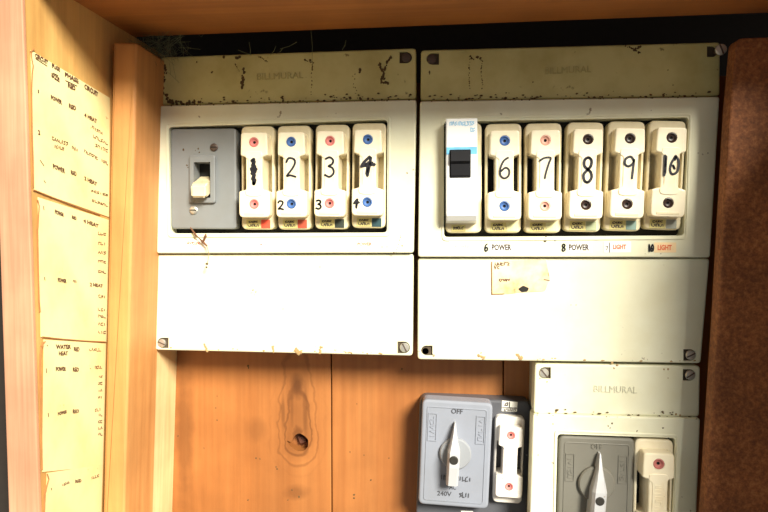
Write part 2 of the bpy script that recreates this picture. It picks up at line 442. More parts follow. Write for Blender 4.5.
# ------------------------------------------------------------------ enclosures
YC, YM = -.0350, -.0380       # plain covers / raised middle cover
S = 0.000655                  # metres per photo pixel near the covers
def dshape(cx, cy, w_, h_, side):       # screw recess: flat on one side, round on the other
    pts = []
    n = 10
    for k in range(n + 1):
        a = -math.pi / 2 + math.pi * k / n
        pts.append((cx + side * (math.cos(a) * w_ * .5), cy + math.sin(a) * h_ * .5))
    pts += [(cx - side * w_ * .55, cy + h_ * .5), (cx - side * w_ * .55, cy - h_ * .5)]
    return pts
def screw(parent, px, py, y, r=5.0, rot=.6, mat=None, origin=(0, 0, 0), name='screw'):
    c = P(px, py, y); rr = r * S
    bm = BM(); lathe(bm, 0, 0, [(0, .0006), (rr, .0006), (rr, -.0003), (rr * .86, -.0008), (0, -.0010)], 18)
    o = obj(name, bm, mat or M_steel, parent); o.location = c - Vector(origin); o.rotation_euler = (0, rot, 0)
    bm = BM(); slab(bm, rect(-rr * .9, rr * .9, -rr * .13, rr * .13), -.00108, .0, 0)
    obj('slot', bm, M_steel_dark, o)
    return o
def grime(bm, p0, p1, y, n, r, spread, lift=0):
    for _ in range(n):
        f = random.random(); s = (random.random() ** 2) * spread
        blob(bm, P(p0[0] + (p1[0] - p0[0]) * f, p0[1] + (p1[1] - p0[1]) * f - s, y), r * random.uniform(.35, 1), (1.4, .35, .8))
def enclosure(label, top, mid, bot, hole, screws, logo, top_mat):
    c0 = P(sum(p[0] for p in mid) / 4, sum(p[1] for p in mid) / 4, 0)
    root = thing('fuse_box', label, 'fuse box', c0, 'cream fuse boxes mounted on the boards')
    # box body behind the covers
    bm = BM()
    body = [top[0], top[1], bot[2], bot[3]]
    cx = sum(p[0] for p in body) / 4; cy = sum(p[1] for p in body) / 4
    bl = px_loop([(p[0] + (3 if p[0] < cx else -3), p[1] + (3 if p[1] < cy else -3)) for p in body], YC)
    slab(bm, rpoly(bl, .002, 3), YC + .009, -.0003, 0)
    obj('body', bm, M_body, root, c0)
    bm = BM(); slab(bm, px_loop([(hole[0][0] - 6, hole[0][1] - 6), (hole[1][0] + 6, hole[1][1] - 6), (hole[2][0] + 6, hole[2][1] + 6), (hole[3][0] - 6, hole[3][1] + 6)], YM), YC + .007, YC + .0089, 0)
    obj('interior', bm, M_dark, root, c0)
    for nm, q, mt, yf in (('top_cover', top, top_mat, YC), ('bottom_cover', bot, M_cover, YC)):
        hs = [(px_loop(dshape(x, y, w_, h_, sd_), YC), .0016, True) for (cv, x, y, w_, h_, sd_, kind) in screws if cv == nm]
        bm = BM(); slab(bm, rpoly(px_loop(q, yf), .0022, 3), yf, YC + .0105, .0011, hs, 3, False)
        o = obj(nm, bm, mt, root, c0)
        for (cv, x, y, w_, h_, sd_, kind) in screws:      # dark floor plate painting the shade in each screw recess
            if cv == nm:
                bm = BM(); slab(bm, px_loop(dshape(x, y, w_ * .98, h_ * .98, sd_), YC), YC + .0013, YC + .0016, 0); obj('screw_recess', bm, M_recess, o, c0)
        for (cv, x, y, w_, h_, sd_, kind) in screws:
            if cv != nm: continue
            if kind == 'hole':
                bm = BM(); cc = P(x - 1, y + 1, YC); lathe(bm, cc.x, cc.z, [(0, YC + .0013), (3.3 * S, YC + .0013), (3.3 * S, YC + .0016)], 14)
                h_ = obj('screw_hole', bm, M_dark, o, c0)
            elif kind == 'out':          # backed-out screw standing proud beside its recess
                s_ = screw(o, x + 8.5, y - 2, YC - .010, 5.2, 1.2, M_steel, c0)
                bm = BM(); a = P(x + 4, y, YC + .001); b_ = P(x + 8.5, y - 2, YC - .0096)
                tube(bm, [a, b_], .0021, 10); obj('shank', bm, M_steel_dark, o, c0)
            else:
                screw(o, x + sd_ * .6, y, YC + .0005, min(w_, h_) * .41, kind, M_steel if nm == 'bottom_cover' or abs(kind) > .5 else M_steel_dark, c0)
        if nm == 'top_cover':
            bm = BM(); a = P(*logo[0], YC); b_ = P(*logo[1], YC)
            text_xz(bm, 'BILLMURAL', (a.x + b_.x) / 2, (a.z + b_.z) / 2, b_.x - a.x, 6.5 * S, YC + .0001, .0005, math.atan2(b_.z - a.z, b_.x - a.x))
            obj('embossed_name', bm, M_emboss if mt is M_cover_dirty_shade else M_emboss_l, o, c0)
    # raised middle cover with its window and a moulded lip
    bm = BM(); slab(bm, rpoly(px_loop(mid, YM), .0018, 3), YM, YC + .0095, .0010, [(rpoly(px_loop(hole, YM), .0025, 4), .0105, False)], 3, False)
    mc = obj('middle_cover', bm, M_cover, root, c0)
    lip = [(hole[0][0] - 3, hole[0][1] - 4.5), (hole[1][0] + 3, hole[1][1] - 3.5), (hole[2][0] + 3, hole[2][1] + 4), (hole[3][0] - 2, hole[3][1] + 4)]
    bm = BM(); lo_ = rpoly(px_loop(lip, YM), .003, 4); li_ = inset(lo_ if area2(lo_) > 0 else lo_[::-1], .0011)
    slab(bm, lo_, YM - .0006, YM + .0002, .0003, [(li_, .0008, False)], 2, False)
    obj('window_lip', bm, M_cover, mc, c0)
    # grime lying on the ledge between the covers
    bm = BM()
    grime(bm, (mid[0][0] + 2, mid[0][1] - 1), (mid[1][0] - 2, mid[1][1] - 1), YC - .0005, 70 if top_mat is not M_cover else 26, .0008, 6)
    grime(bm, (mid[0][0] + 2, mid[0][1] + .5), (mid[1][0] - 2, mid[1][1] + .5), YM - .0001, 26 if top_mat is not M_cover else 8, .0005, 0)
    d_ = obj('grime', bm, M_dirt, root, c0); d_['kind'] = 'stuff'
    bm = BM(); grime(bm, (bot[3][0] + 6, bot[3][1] - 1.5), (bot[2][0] - 6, bot[2][1] - 1.5), YC, 14, .0008, 2)
    d_ = obj('grime', bm, M_dirt_l, root, c0); d_['kind'] = 'stuff'
    return root, c0, mc

A, A0, Amid = enclosure('cream fuse box holding four fuses and a grey toggle main switch, beside the timber post',
    [(160, 57), (416, 48), (416, 99), (160, 105)], [(159.5, 105.5), (416.5, 99.5), (413.5, 253), (156.5, 253.5)],
    [(156.5, 254.5), (413.5, 254), (412.5, 356), (155, 350)], [(168.5, 127), (387.5, 119.5), (387, 232.5), (170, 233.5)],
    [('top_cover', 406, 57.5, 12, 11.5, 1, .3), ('bottom_cover', 404, 347.5, 12, 12, 1, 1.1), ('bottom_cover', 162.5, 343, 11, 10.5, -1, .4)],
    [(257, 77), (303, 75)], M_cover_dirty_shade)
B, B0, Bmid = enclosure('wide cream fuse box holding five fuses and a white breaker, under the top board',
    [(421, 50), (720.5, 42), (720, 96), (420.5, 100.5)], [(420, 101), (720, 96.5), (710.5, 257.5), (418, 257)],
    [(418, 258), (710, 258.5), (701, 363.5), (417.5, 359.5)], [(444, 121.5), (689, 117), (684, 235.5), (444, 237)],
    [('top_cover', 432.5, 59, 12, 11.5, -1, .2), ('top_cover', 712.5, 51.5, 10, 11, 1, 'out'), ('bottom_cover', 426.5, 350.5, 11, 10, -1, 'hole'), ('bottom_cover', 690, 355, 12, 11.5, 1, -.5)],
    [(545, 71), (591, 69)], M_cover_dirty_shade)
C, C0, Cmid = enclosure('smaller cream fuse box with a grey rotary switch and one fuse',
    [(535, 364), (700.5, 366), (699.5, 417), (533.5, 413.5)], [(533, 414.5), (700.5, 418.5), (694, 580), (528, 578)],
    [(528, 579), (694, 581), (690, 660), (526, 658)], [(557.5, 434), (675.5, 438), (671, 556), (554.5, 556)],
    [('top_cover', 544.5, 373, 11.5, 11.5, -1, .9), ('top_cover', 689.5, 375, 12, 11.5, 1, -.6)],
    [(594, 388.5), (637, 390)], M_cover)

# stains with a shape of their own: mud streaks and insect leavings on the top covers
def mud(parent, c0, dots, y, mat=M_dirt):
    bm = BM()
    for x, yy, r in dots: blob(bm, P(x, yy, y), r * S, (1, .3, 1.1), .4)
    o = obj('mud_speck', bm, mat, parent, c0); o['kind'] = 'stuff'; return o
def trail(pts, n, r, j):
    out = []
    for k in range(n):
        f = k / (n - 1) * (len(pts) - 1); i = min(int(f), len(pts) - 2); f -= i
        out.append((pts[i][0] + (pts[i + 1][0] - pts[i][0]) * f + random.uniform(-j, j), pts[i][1] + (pts[i + 1][1] - pts[i][1]) * f + random.uniform(-j, j), r * random.uniform(.6, 1.2)))
    return out
mud(A, A0, trail([(244, 69), (242.5, 78), (243, 84), (241.5, 88)], 14, 1.7, .8), YC)
mud(A, A0, trail([(235, 64), (239, 71)], 6, .7, .4) + trail([(258, 56), (267, 62)], 8, .8, .5) + [(237, 58, 2.2), (240, 57, 1.8), (224, 57, 1.4), (212, 72, 1.2), (197, 62, .9), (310, 60, 1.4), (305, 60, 1), (283, 101, 1.2)], YC)
mud(A, A0, trail([(379, 65), (383.5, 72), (384, 79)], 9, 1.5, .6) + trail([(391, 57), (387, 62), (384, 72)], 10, 1.3, .7) + trail([(384, 74), (380, 82), (387, 83.5)], 10, 1.3, .7), YC)
mud(A, A0, trail([(304, 60), (313, 63), (312, 70), (311, 95)], 22, .75, .5) + trail([(354, 74), (354, 86), (357, 97)], 9, .6, 1.2) + [(360, 70, 1.7), (359.5, 72, 1.3), (350, 98, 1.5), (360, 98, 1.6), (368, 98.5, 1.2)], YC)
mud(A, A0, trail([(163, 64), (166, 70), (162, 84), (166, 98)], 22, 1.6, 2), YC)
mud(A, A0, trail([(168, 101), (180, 103), (200, 101)], 30, 1.5, 1.6), YC)
mud(A, A0, [(382, 247, .7), (394, 253, 1), (402, 246, .8), (254, 243, .9), (387, 247, .7), (320, 267, .6), (283, 309, .5), (253, 290, .9), (256, 292, .7), (407, 173, .9)] + trail([(401, 235), (396, 252)], 8, .5, .3), YM)
mud(A, A0, trail([(205, 345), (207, 351)], 6, 1.3, .8) + trail([(273, 346), (273, 352)], 6, 1.4, .8) + trail([(296, 349), (300, 353)], 8, 1.7, 1.2) + trail([(321, 347), (320, 353)], 6, 1.3, .8) + trail([(344, 352), (352, 353)], 6, 1, .5), YC, M_dirt_l)
mud(B, B0, trail([(470, 57), (469, 74), (470, 88)], 14, .8, .6) + trail([(482, 60), (481, 72), (482, 88)], 14, .7, .9) + trail([(471, 58), (481, 58)], 9, 1.1, 2), YC, M_dirt)
mud(B, B0, trail([(626, 46), (633, 49), (640, 53)], 9, 1, .5) + trail([(641, 46.5), (634, 50)], 7, 1.2, .5) + [(429.5, 72, 1), (429.7, 74, .8), (668, 70, .6), (673, 85, .7), (533, 82, .7)], YC)
mud(B, B0, [(545, 241, 1.5), (545.5, 239, 1.1), (546, 236.5, .7), (477, 242, .8), (481, 241.8, .8), (555, 241, .6), (708, 153, .6)], YM)
mud(B, B0, trail([(478, 356), (484, 358)], 7, 1.4, .8) + trail([(516, 355), (522, 359)], 9, 1.6, 1) + [(481, 353, .8), (571, 305, .6), (576, 305, .5), (612, 363, 1.3)], YC, M_dirt_l)
mud(C, C0, [(617, 365, 1.3), (614, 368, 1), (664, 369.5, 1), (668, 369, 1.2), (540, 378.5, .8), (547, 382, .8), (668, 378, .6), (556, 412, 1.2), (676, 414, 1), (680, 415.5, 1)], YC, M_dirt_l)
mud(C, C0, [(608, 426, .8), (612, 423.5, .9), (610, 428, .6), (663, 428, .9), (553, 424, .8), (637, 431, .7), (538, 455, .6), (682, 497, .5)], YM)

mud(back, (0, 0, 0), [(248, 366, 1.3), (248.5, 368, 1), (216, 408, .8), (217, 396, .7), (217, 420, .9), (256, 458, 1), (260, 459, .8), (277, 469, 1.1), (276, 467, .8), (204, 448, .8), (178, 436, .8), (350, 452, .8), (357, 404, .7), (364, 455, .7), (371, 480, 1), (354, 495, 1.2), (354, 498, 1), (389, 458, .7), (402, 369, 1), (299, 497, 1.2), (292, 490, .9), (288, 500, .8), (248, 500, .9)], 0)
# ------------------------------------------------------------------ plug-in fuses (one design)
U = S                                       # local unit: one photo pixel
def u(l): return [(a * U, b_ * U) for a, b_ in l]
def shared():
    g_ = {}
    bm = BM(); slab(bm, rpoly(u(rect(-18, 18, -54.5, 55)), 6.5 * U, 5), 0, .010, .0013, [(rpoly(u(rect(-15.6, 15.6, -17, 25)), 1.5 * U, 3), .0088, True)], 3)
    g_['base'] = bm
    out = [(-14, 46), (14, 46), (14.5, 22.5), (8.8, 20.5), (8.8, -13), (16.3, -15), (16.3, -42), (-16.3, -42), (-16.3, -15), (-8.8, -13), (-8.8, 20.5), (-14.5, 22.5)]
    bm = BM(); slab(bm, rpoly(u(out), [r * U for r in (3, 3, 1.5, 1.2, 1.2, 1.5, 5, 5, 1.5, 1.2, 1.2, 1.5)], 4), -.0085, .0085, .0010,
                    [(u(circ(0, 36, 5.3, 18)), .0022, True), (u(circ(0, -28, 5.3, 18)), .0022, True)], 3)
    g_['carrier'] = bm
    rd = [(-9, 20), (-8.5, 25.5), (-5, 26.5), (5, 26.5), (8.5, 25.5), (9, 20), (5.5, 18), (5.5, -11), (9.5, -14), (8.5, -19), (4, -20), (-4, -20), (-8.5, -19), (-9.5, -14), (-5.5, -11), (-5.5, 18)]
    bm = BM(); slab(bm, rpoly(u(rd), 1.5 * U, 2), -.0090, -.0083, .0003); g_['ridge'] = bm
    for nm, v in (('upper', 36), ('lower', -28)):
        bm = BM(); r = 5.1 * U
        lathe(bm, 0, v * U, [(r, -.0064), (r, -.0082), (r * .8, -.0084), (r * .55, -.0074), (r * .30, -.0072), (r * .28, -.0064), (0, -.0064)], 18); g_['plug_' + nm] = bm
        bm = BM(); lathe(bm, 0, v * U, [(r * .27, -.0074), (r * .27, -.0066), (0, -.0066)], 12); g_['pit_' + nm] = bm
    bm = BM(); slab(bm, u(rect(-12.5, 3, -53, -44)), -.0003, .0002, 0); g_['rating_label'] = bm
    bm = BM(); strokes(bm, [[(a * U, b_ * U) for a, b_ in l] for l in (squiggle(-10, 0, -46.3, 1.5, 6) + squiggle(-11, 1, -50, 2.2, 9))], .8 * U, -.0003, .00012); g_['print'] = bm
    bm = BM(); slab(bm, u(rect(3.6, 13.5, -53, -44)), -.0003, .0002, 0); g_['tab'] = bm
    bm = BM(); slab(bm, u(rpoly(rect(-11, 11, -39.6, -37), .8, 2)), -.0088, -.0083, .0002); g_['grip_rib'] = bm
    me = {}
    for k_, b in g_.items():
        bmesh.ops.recalc_face_normals(b, faces=b.faces)
        m_ = bpy.data.meshes.new(k_); b.to_mesh(m_); b.free(); me[k_] = m_
    return me
FM = shared(); _fm = {}
def part(name, key, mat, parent):
    kk = (key, mat.name)
    if kk not in _fm:
        m_ = FM[key].copy(); m_.materials.append(mat); _fm[kk] = m_
    o = bpy.data.objects.new(name, _fm[kk]); COL.objects.link(o); o.parent = parent; return o
def fit(o, top, bottom, y, length):       # stand a local frame between two picture points at depth y
    a, b_ = P(*top, y), P(*bottom, y); v = a - b_
    o.location = (a + b_) / 2; o.rotation_euler = (0, math.atan2(v.x, v.z), 0)
    s = v.length / (length * U); o.scale = (s, s, s); return o
DIG = {  # pen strokes in a box 1 wide, 1 tall
 '1': [[(.35, .95), (.55, .9), (.4, .75), (.6, .7), (.45, .55), (.62, .5), (.35, .42), (.7, .6), (.3, .62), (.55, .35), (.4, .2), (.6, .15), (.5, .0)], [(.5, 1), (.5, .0)]],
 '2': [[(.1, .8), (.3, 1), (.75, .95), (.85, .75), (.6, .45), (.15, .1), (.45, .12), (.9, .04)]],
 '3': [[(.15, .92), (.5, 1), (.8, .85), (.7, .65), (.4, .55), (.75, .45), (.85, .2), (.5, 0), (.1, .1)]],
 '4': [[(.62, 1), (.3, .75), (.1, .5), (.5, .55), (.95, .6)], [(.7, .95), (.62, .5), (.5, 0)], [(.25, .6), (.8, .68)], [(.55, .7), (.45, .1)]],
 '6': [[(.75, 1), (.4, .85), (.15, .5), (.15, .15), (.45, 0), (.8, .12), (.85, .4), (.55, .52), (.2, .35)]],
 '7': [[(.05, .85), (.4, .98), (.9, .98), (.75, .7), (.55, .3), (.45, 0)]],
 '8': [[(.55, .52), (.25, .65), (.25, .9), (.55, 1), (.8, .88), (.75, .65), (.5, .5), (.2, .3), (.3, .05), (.6, 0), (.85, .2), (.75, .42), (.5, .52)]],
 '9': [[(.85, .8), (.6, 1), (.2, .9), (.15, .65), (.45, .55), (.8, .7), (.85, .85), (.8, .4), (.75, 0)]],
 '10': [[(.1, 1), (.12, .0)], [(.17, .95), (.16, .1)], [(.75, 1), (.5, .6), (.45, .25), (.6, .05), (.9, .2), (.98, .65), (.8, .95), (.7, .8)], [(.62, .5), (.72, .35)]],
}
def smooth(ln):
    P_ = [Vector(p) for p in ln]; out = []
    for i in range(len(P_) - 1):
        a, b_, c, d = P_[max(i - 1, 0)], P_[i], P_[i + 1], P_[min(i + 2, len(P_) - 1)]
        for k in range(3):
            t = k / 3
            q = .5 * (2 * b_ + (c - a) * t + (2 * a - 5 * b_ + 4 * c - d) * t * t + (3 * b_ - a - 3 * c + d) * t ** 3); out.append((q.x, q.y))
    out.append(tuple(P_[-1])); return out
DIG = {k_: ([smooth(l_) for l_ in v_] if k_ not in '14' else v_) for k_, v_ in DIG.items()}
def fuse(label, top, bottom, y, plug, num=None, small=None, tab=None, wd=1.6, body=None, base=None, box=(-6, 6, -1, 19), rating=True, group='plug-in fuses with felt-pen numbers'):
    r = thing('plug_in_fuse', label, 'fuse', (0, 0, 0), group); fit(r, top, bottom, y, 111)
    part('base', 'base', base or M_fuse_base, r)
    c = part('carrier', 'carrier', body or M_fuse, r)
    part('ridge', 'ridge', body or M_fuse, c); part('grip_rib', 'grip_rib', base or M_fuse_base, c)
    for k_ in ('upper', 'lower'):
        p = part('screw_plug', 'plug_' + k_, PLUG[plug], c); p['label'] = plug + ' screw plug'
        part('screw_pit', 'pit_' + k_, M_dark, c)
    if rating:
        l = part('rating_label', 'rating_label', M_label_y, r); part('small_print', 'print', M_print, l)
        if tab: part('colour_tab', 'tab', TAB[tab], r)
    def mark(ch, bx, w_, yy):
        bm = BM(); x0, x1, z0, z1 = bx
        strokes(bm, [[((x0 + a * (x1 - x0)) * U, (z0 + b_ * (z1 - z0)) * U) for a, b_ in ln] for ln in DIG[ch]], w_ * 1.25 * U, yy)
        o = obj('pen_number', bm, M_ink, c); o['label'] = 'number %s in black marker' % ch
    if not num:                            # raised maker's lettering running down the stem
        bm = BM(); strokes(bm, [[(-q * U, (3 - p) * U) for p, q in ln] for ln in squiggle(-13, 13, 0, 5, 14)], .8 * U, -.0089, .00035)
        obj('raised_lettering', bm, base or M_fuse_base, c)
    if num: mark(num, box, wd, -.0090)
    if small: mark(small, (-14.5, -8, -34, -25), 1.5, -.0085)
    return r
YF = -.0366
fuse('cream fuse with a scribbled-over black 1, next to the grey toggle switch', (257.5, 125.5), (258, 230.5), YF, 'pink', '1', None, 'red', 3.0, box=(-6, 6, -7, 18))
fuse('cream fuse marked 2 in black with blue screw plugs', (294, 125), (294.5, 230.5), YF, 'blue', '2', '2', 'dark red', 1.7)
fuse('cream fuse marked 3 in black with pink screw plugs', (332.5, 124), (331.5, 230), YF, 'pink', '3', '3', 'black', 1.7)
fuse('cream fuse marked with a thick black 4, blue screw plugs', (369.5, 122.5), (368.5, 229), YF, 'blue', '4', '4', 'teal', 2.4, box=(-8, 8, -1, 18))
fuse('cream fuse marked 6 in black with blue screw plugs, beside the white breaker', (503.5, 123), (503, 234), YF, 'blue', '6', None, 'pale', 1.6)
fuse('cream fuse marked 7 in black with pale pink screw plugs', (543.5, 122.5), (542.5, 234), YF, 'pale pink', '7', None, 'pale', 1.6)
fuse('cream fuse marked with a looped black 8 and a grey-green tab, dark brown plugs', (585.7, 121.6), (582, 232.8), YF, 'dark brown', '8', None, 'green', 2.2, box=(-6, 6, -6, 18))
fuse('cream fuse marked with a thin black 9 and a teal-grey tab, dark brown plugs', (627, 120.7), (622, 232), YF, 'dark brown', '9', None, 'tealgrey', 1.9, box=(-6, 6, -3, 18))
fuse('cream fuse marked with a two-digit black 10, dark brown plugs, nearest the hardboard', (668, 120), (662, 230.8), YF, 'dark brown', '10', None, 'grey', 1.9, box=(-7.4, 8, -1, 18))

# ------------------------------------------------------------------ grey toggle main switch
r = thing('toggle_switch', 'grey plate main switch with a yellowed toggle lever pushed down', 'switch', (0, 0, 0)); fit(r, (203, 127.5), (203.5, 231), YF, 104)
def Q(px, py): return ((px - 203.2) , (179 - py))         # picture offset -> local units
bm = BM(); slab(bm, rpoly(u(rect(-34, 34, -50, 51)), 4 * U, 4), 0, .010, .0010, [(u(rect(-9, 9, -19, 17)), .009, True)], 2)
plate = obj('plate', bm, M_grey, r)
bm = BM(); slab(bm, rpoly(u(rect(-13.5, 13.5, -24, 24)), 2.5 * U, 3), -.0022, .0001, .0008, [(u(rect(-8.6, 8.6, -18.6, 17)), .0022, False)], 2, False)
obj('toggle_frame', bm, M_grey, r)
bm = BM()                                                  # lever sloping down and out
lv = []
for (zt, zb, y) in ((4, -9, .008), (-2, -14, -.001), (-5, -18.5, -.0065), (-7, -19.5, -.0088)):
    lv.append([bm.verts.new((sx_ * 7.6 * U, y, z_ * U)) for sx_, z_ in ((-1, zb), (1, zb), (1, zt), (-1, zt))])
for a, b_ in zip(lv, lv[1:]):
    for i in range(4): bm.faces.new((a[i - 1], a[i], b_[i], b_[i - 1]))
bm.faces.new(lv[0]); bm.faces.new(lv[-1][::-1])
bmesh.ops.bevel(bm, geom=[e for e in bm.edges if min(v.co.y for v in e.verts) < -.008], offset=.0012, segments=3, affect='EDGES')
obj('toggle_lever', bm, M_toggle, r)
for x, z, m_, rr in ((11.5, 32, M_steel_dark, 4), (-10, -31, M_steel, 4.2)):
    bm = BM(); lathe(bm, x * U, z * U, [(rr * U, .0002), (rr * U, -.0006), (rr * .7 * U, -.0011), (0, -.0013)], 16)
    s_ = obj('screw', bm, m_, r)
    bm = BM(); slab(bm, u(rect(x - rr * .8, x + rr * .8, z - .5, z + .5)), -.0014, -.0008, 0); obj('slot', bm, M_dark, s_)
bm = BM()
for x, z, q in ((-20.5, 30, 1.2), (-5, 31, 1), (-4, 27, .8), (-17, 14, .9), (-16, 12, .7), (-8, 29, .6)): blob(bm, (x * U, 0, z * U), q * U, (1, .3, 1))
o = obj('mud_speck', bm, M_dirt, r); o['kind'] = 'stuff'

# ------------------------------------------------------------------ white miniature breaker
r = thing('circuit_breaker', 'white circuit breaker with a black rocker and sky blue band', 'breaker'); fit(r, (463.5, 122.5), (463.5, 234), YF, 111)
bm = BM(); slab(bm, rpoly(u(rect(-18, 18, -54.5, 55)), 6.5 * U, 5), 0, .010, .0013, (), 3); obj('base', bm, M_fuse_base, r)
yb_ = -.0125
bm = BM()                                                  # tall module: front face, sloping lower end
prof = [(56, 0), (56, yb_), (-37, yb_), (-43, yb_ + .004), (-45, 0)]
va = [bm.verts.new((-17.5 * U, y, z_ * U)) for z_, y in prof]; vb = [bm.verts.new((12.5 * U, y, z_ * U)) for z_, y in prof]
bm.faces.new(va); bm.faces.new(vb[::-1])
for i in range(5): bm.faces.new((va[i - 1], va[i], vb[i], vb[i - 1]))
bmesh.ops.bevel(bm, geom=[e for e in bm.edges if all(v.co.y < -.004 for v in e.verts)], offset=.0006, segments=2, affect='EDGES')
md = obj('module', bm, M_white, r)
bm = BM(); slab(bm, u(rect(-17, 12.2, 21.5, 28.5)), yb_ - .00015, yb_ + .0002, 0); obj('blue_band', bm, M_band, md)
bm = BM(); strokes(bm, [[(a * U, b_ * U) for a, b_ in l] for l in squiggle(-14, 9.5, 51, 3.2, 16) + squiggle(6, 10, 45, 3.5, 4)], .9 * U, yb_); obj('small_print', bm, M_bluep, md)
bm = BM(); slab(bm, u(rpoly(rect(-14.2, 6.2, -1, 26), 1, 2)), yb_ - .0006, yb_ + .001, .0003); rk = obj('rocker_frame', bm, M_blk, r)
bm = BM()
pr_ = [(25, yb_), (24, yb_ - .003), (14.5, yb_ - .0035), (12, yb_ - .0016), (1, yb_ - .0014), (0, yb_)]
va = [bm.verts.new((-13 * U, y, z_ * U)) for z_, y in pr_]; vb = [bm.verts.new((5.2 * U, y, z_ * U)) for z_, y in pr_]
bm.faces.new(va); bm.faces.new(vb[::-1])
for i in range(6): bm.faces.new((va[i - 1], va[i], vb[i], vb[i - 1]))
obj('rocker', bm, M_blk, rk)
bm = BM(); slab(bm, u(rect(-12, 2, -53, -46.5)), -.0003, .0002, 0); l = obj('rating_label', bm, M_label_y, r)
bm = BM(); strokes(bm, [[(a * U, b_ * U) for a, b_ in ln] for ln in squiggle(-10, 0, -49.5, 2, 8)], .9 * U, -.0003, .00012); obj('small_print', bm, M_print, l)

# ------------------------------------------------------------------ rotary isolating switches
def rotary(label, top, bottom, y, wpx, hpx, plate_mat, knob_mat, disc, tip, tail, hw, dr, thick, disc_mat=None):
    r = thing('rotary_switch', label, 'switch', (0, 0, 0), 'grey rotary switches'); fit(r, top, bottom, y, hpx)
    a, b_ = wpx / 2, hpx / 2
    bm = BM(); slab(bm, rpoly(u(rect(-a, a, -b_, b_)), 6 * U, 5), 0, thick, .0016, (), 3); obj('plate', bm, plate_mat, r)
    bm = BM(); lo_ = rpoly(u(rect(-a + 5, a - 5, -b_ + 5, b_ - 6)), 3 * U, 3); lo_ = lo_[::-1] if area2(lo_) < 0 else lo_
    slab(bm, lo_, -.0004, .0001, .0002, [(inset(lo_, 1.0 * U), .0004, False)], 2, False); obj('raised_border', bm, plate_mat, r)
    for s_ in (-1, 1):                                     # moulded side tablets with vertical lettering
        bm = BM(); x = s_ * (a - 11); q = u(rect(x - 4.5, x + 4.5, 12, 40))
        slab(bm, q, -.0005, .0001, 0, [(u(rect(x - 3.6, x + 3.6, 12.9, 39.1)), .0005, False)], 2, False)
        strokes(bm, [[((x - q) * U, p * U) for p, q in ln] for ln in squiggle(15, 37, 0, 3.6, 9)], .8 * U, 0, .0004)
        obj('side_tablet', bm, plate_mat, r)
    bm = BM(); text_xz(bm, 'OFF', disc[0] * U, (b_ - 9.5) * U, 11 * U, 5 * U, .0001, .0006); o = obj('off_lettering', bm, M_grey_dark if plate_mat is M_grey_metal else plate_mat, r)
    bm = BM(); text_xz(bm, 'AC', -1 * U, (-b_ + 20) * U, 6.5 * U, 4.5 * U, .0001, .0005); text_xz(bm, '240V', -9 * U, (-b_ + 13) * U, 14 * U, 4.5 * U, .0001, .0005)
    strokes(bm, [[(p * U, q * U) for p, q in ln] for ln in squiggle(6, 16, -b_ + 13, 3.5, 7) + squiggle(-14, 17, -b_ + 29, 3.5, 16)], .8 * U, .0, .0005)
    o = obj('rating_lettering', bm, M_grey_dark if plate_mat is M_grey_metal else plate_mat, r)
    bm = BM(); lathe(bm, disc[0] * U, disc[1] * U, [(dr * U, .0002), (dr * U, -.0020), ((dr - 1.2) * U, -.0028), (0, -.0030)], 32); k_ = obj('knob_disc', bm, disc_mat or M_disc, r)
    # pointed handle: wedge with a crest, narrow at the tip
    dx = tip[0] - tail[0]
    def at(f): return tail[0] + dx * f, tail[1] + (tip[1] - tail[1]) * f
    bm = BM(); secs = []
    for f, wl_, wr_, h_ in ((0, hw, hw * .95, .0095), (.32, hw * 1.0, hw * 1.0, .0115), (.55, hw * 1.02, hw * 1.0, .0115), (.70, hw * .66, hw * .62, .0098), (.84, hw * .34, hw * .32, .0075), (1, hw * .12, hw * .12, .0042)):
        cx, cz = at(f)
        secs.append([bm.verts.new((x_ * U, y_, cz * U)) for x_, y_ in ((cx - wl_, 0), (cx - wl_ * .93, -h_ * .82), (cx - wl_ * .62, -h_), (cx + wr_ * .62, -h_), (cx + wr_ * .93, -h_ * .82), (cx + wr_, 0))])
    for a_, c_ in zip(secs, secs[1:]):
        for i in range(6): bm.faces.new((a_[i - 1], a_[i], c_[i], c_[i - 1]))
    bm.faces.new(secs[0]); bm.faces.new(secs[-1][::-1])
    hd = obj('handle', bm, knob_mat, r)
    cx, cz = at(.45)
    bm = BM(); lathe(bm, cx * U, cz * U, [(4.3 * U, -.0100), (4.3 * U, -.0117), (3.4 * U, -.0119), (0, -.01185)], 18); sc_ = obj('handle_screw', bm, M_screw_black, hd); sc_['label'] = 'dark recessed screw'
    return r
# surface block carrying a rotary switch and a fuse
YS = -.014
c0 = P(475, 455, 0)
r = thing('mounting_block', 'dark grey surface block screwed to the boards, carrying a rotary switch and a white fuse', 'block', c0)
bm = BM(); slab(bm, rpoly(px_loop([(419.5, 397.5), (531, 401.5), (526, 545), (415, 542)], YS), .0055, 5), YS, -.0002, .0016, (), 3); obj('block', bm, M_grey_dark, r, c0)
bm = BM(); slab(bm, px_loop([(502, 400.5), (517.5, 402), (517, 411.5), (501.7, 411)], YS), YS - .0003, YS + .0002, 0); l = obj('maker_sticker', bm, M_label, r, c0); l['label'] = 'small white sticker with a dark emblem'
bm = BM()
strokes(bm, [[tuple((lambda v: (v.x, v.z))(P(x, y, YS))) for x, y in ln] for ln in ([(504.5, 405), (506, 403), (507.5, 402.5)], [(505, 405.2), (507.3, 405.4), (507.5, 403.2)], [(509.4, 402), (509.3, 407)], [(502.5, 407.6), (516.5, 408)])], .0007, YS - .0003)
strokes(bm, [[tuple((lambda v: (v.x, v.z))(P(x, y, YS))) for x, y in ln] for ln in squiggle(503.5, 516, 409.8, 1.4, 12)], .0004, YS - .0003)
obj('emblem', bm, M_print, l, c0)
bm = BM(); slab(bm, px_loop([(461, 510.5), (473, 511), (473, 520), (461, 520)], YS), YS - .0003, YS + .0002, 0); obj('sticker', bm, M_label, r, c0)
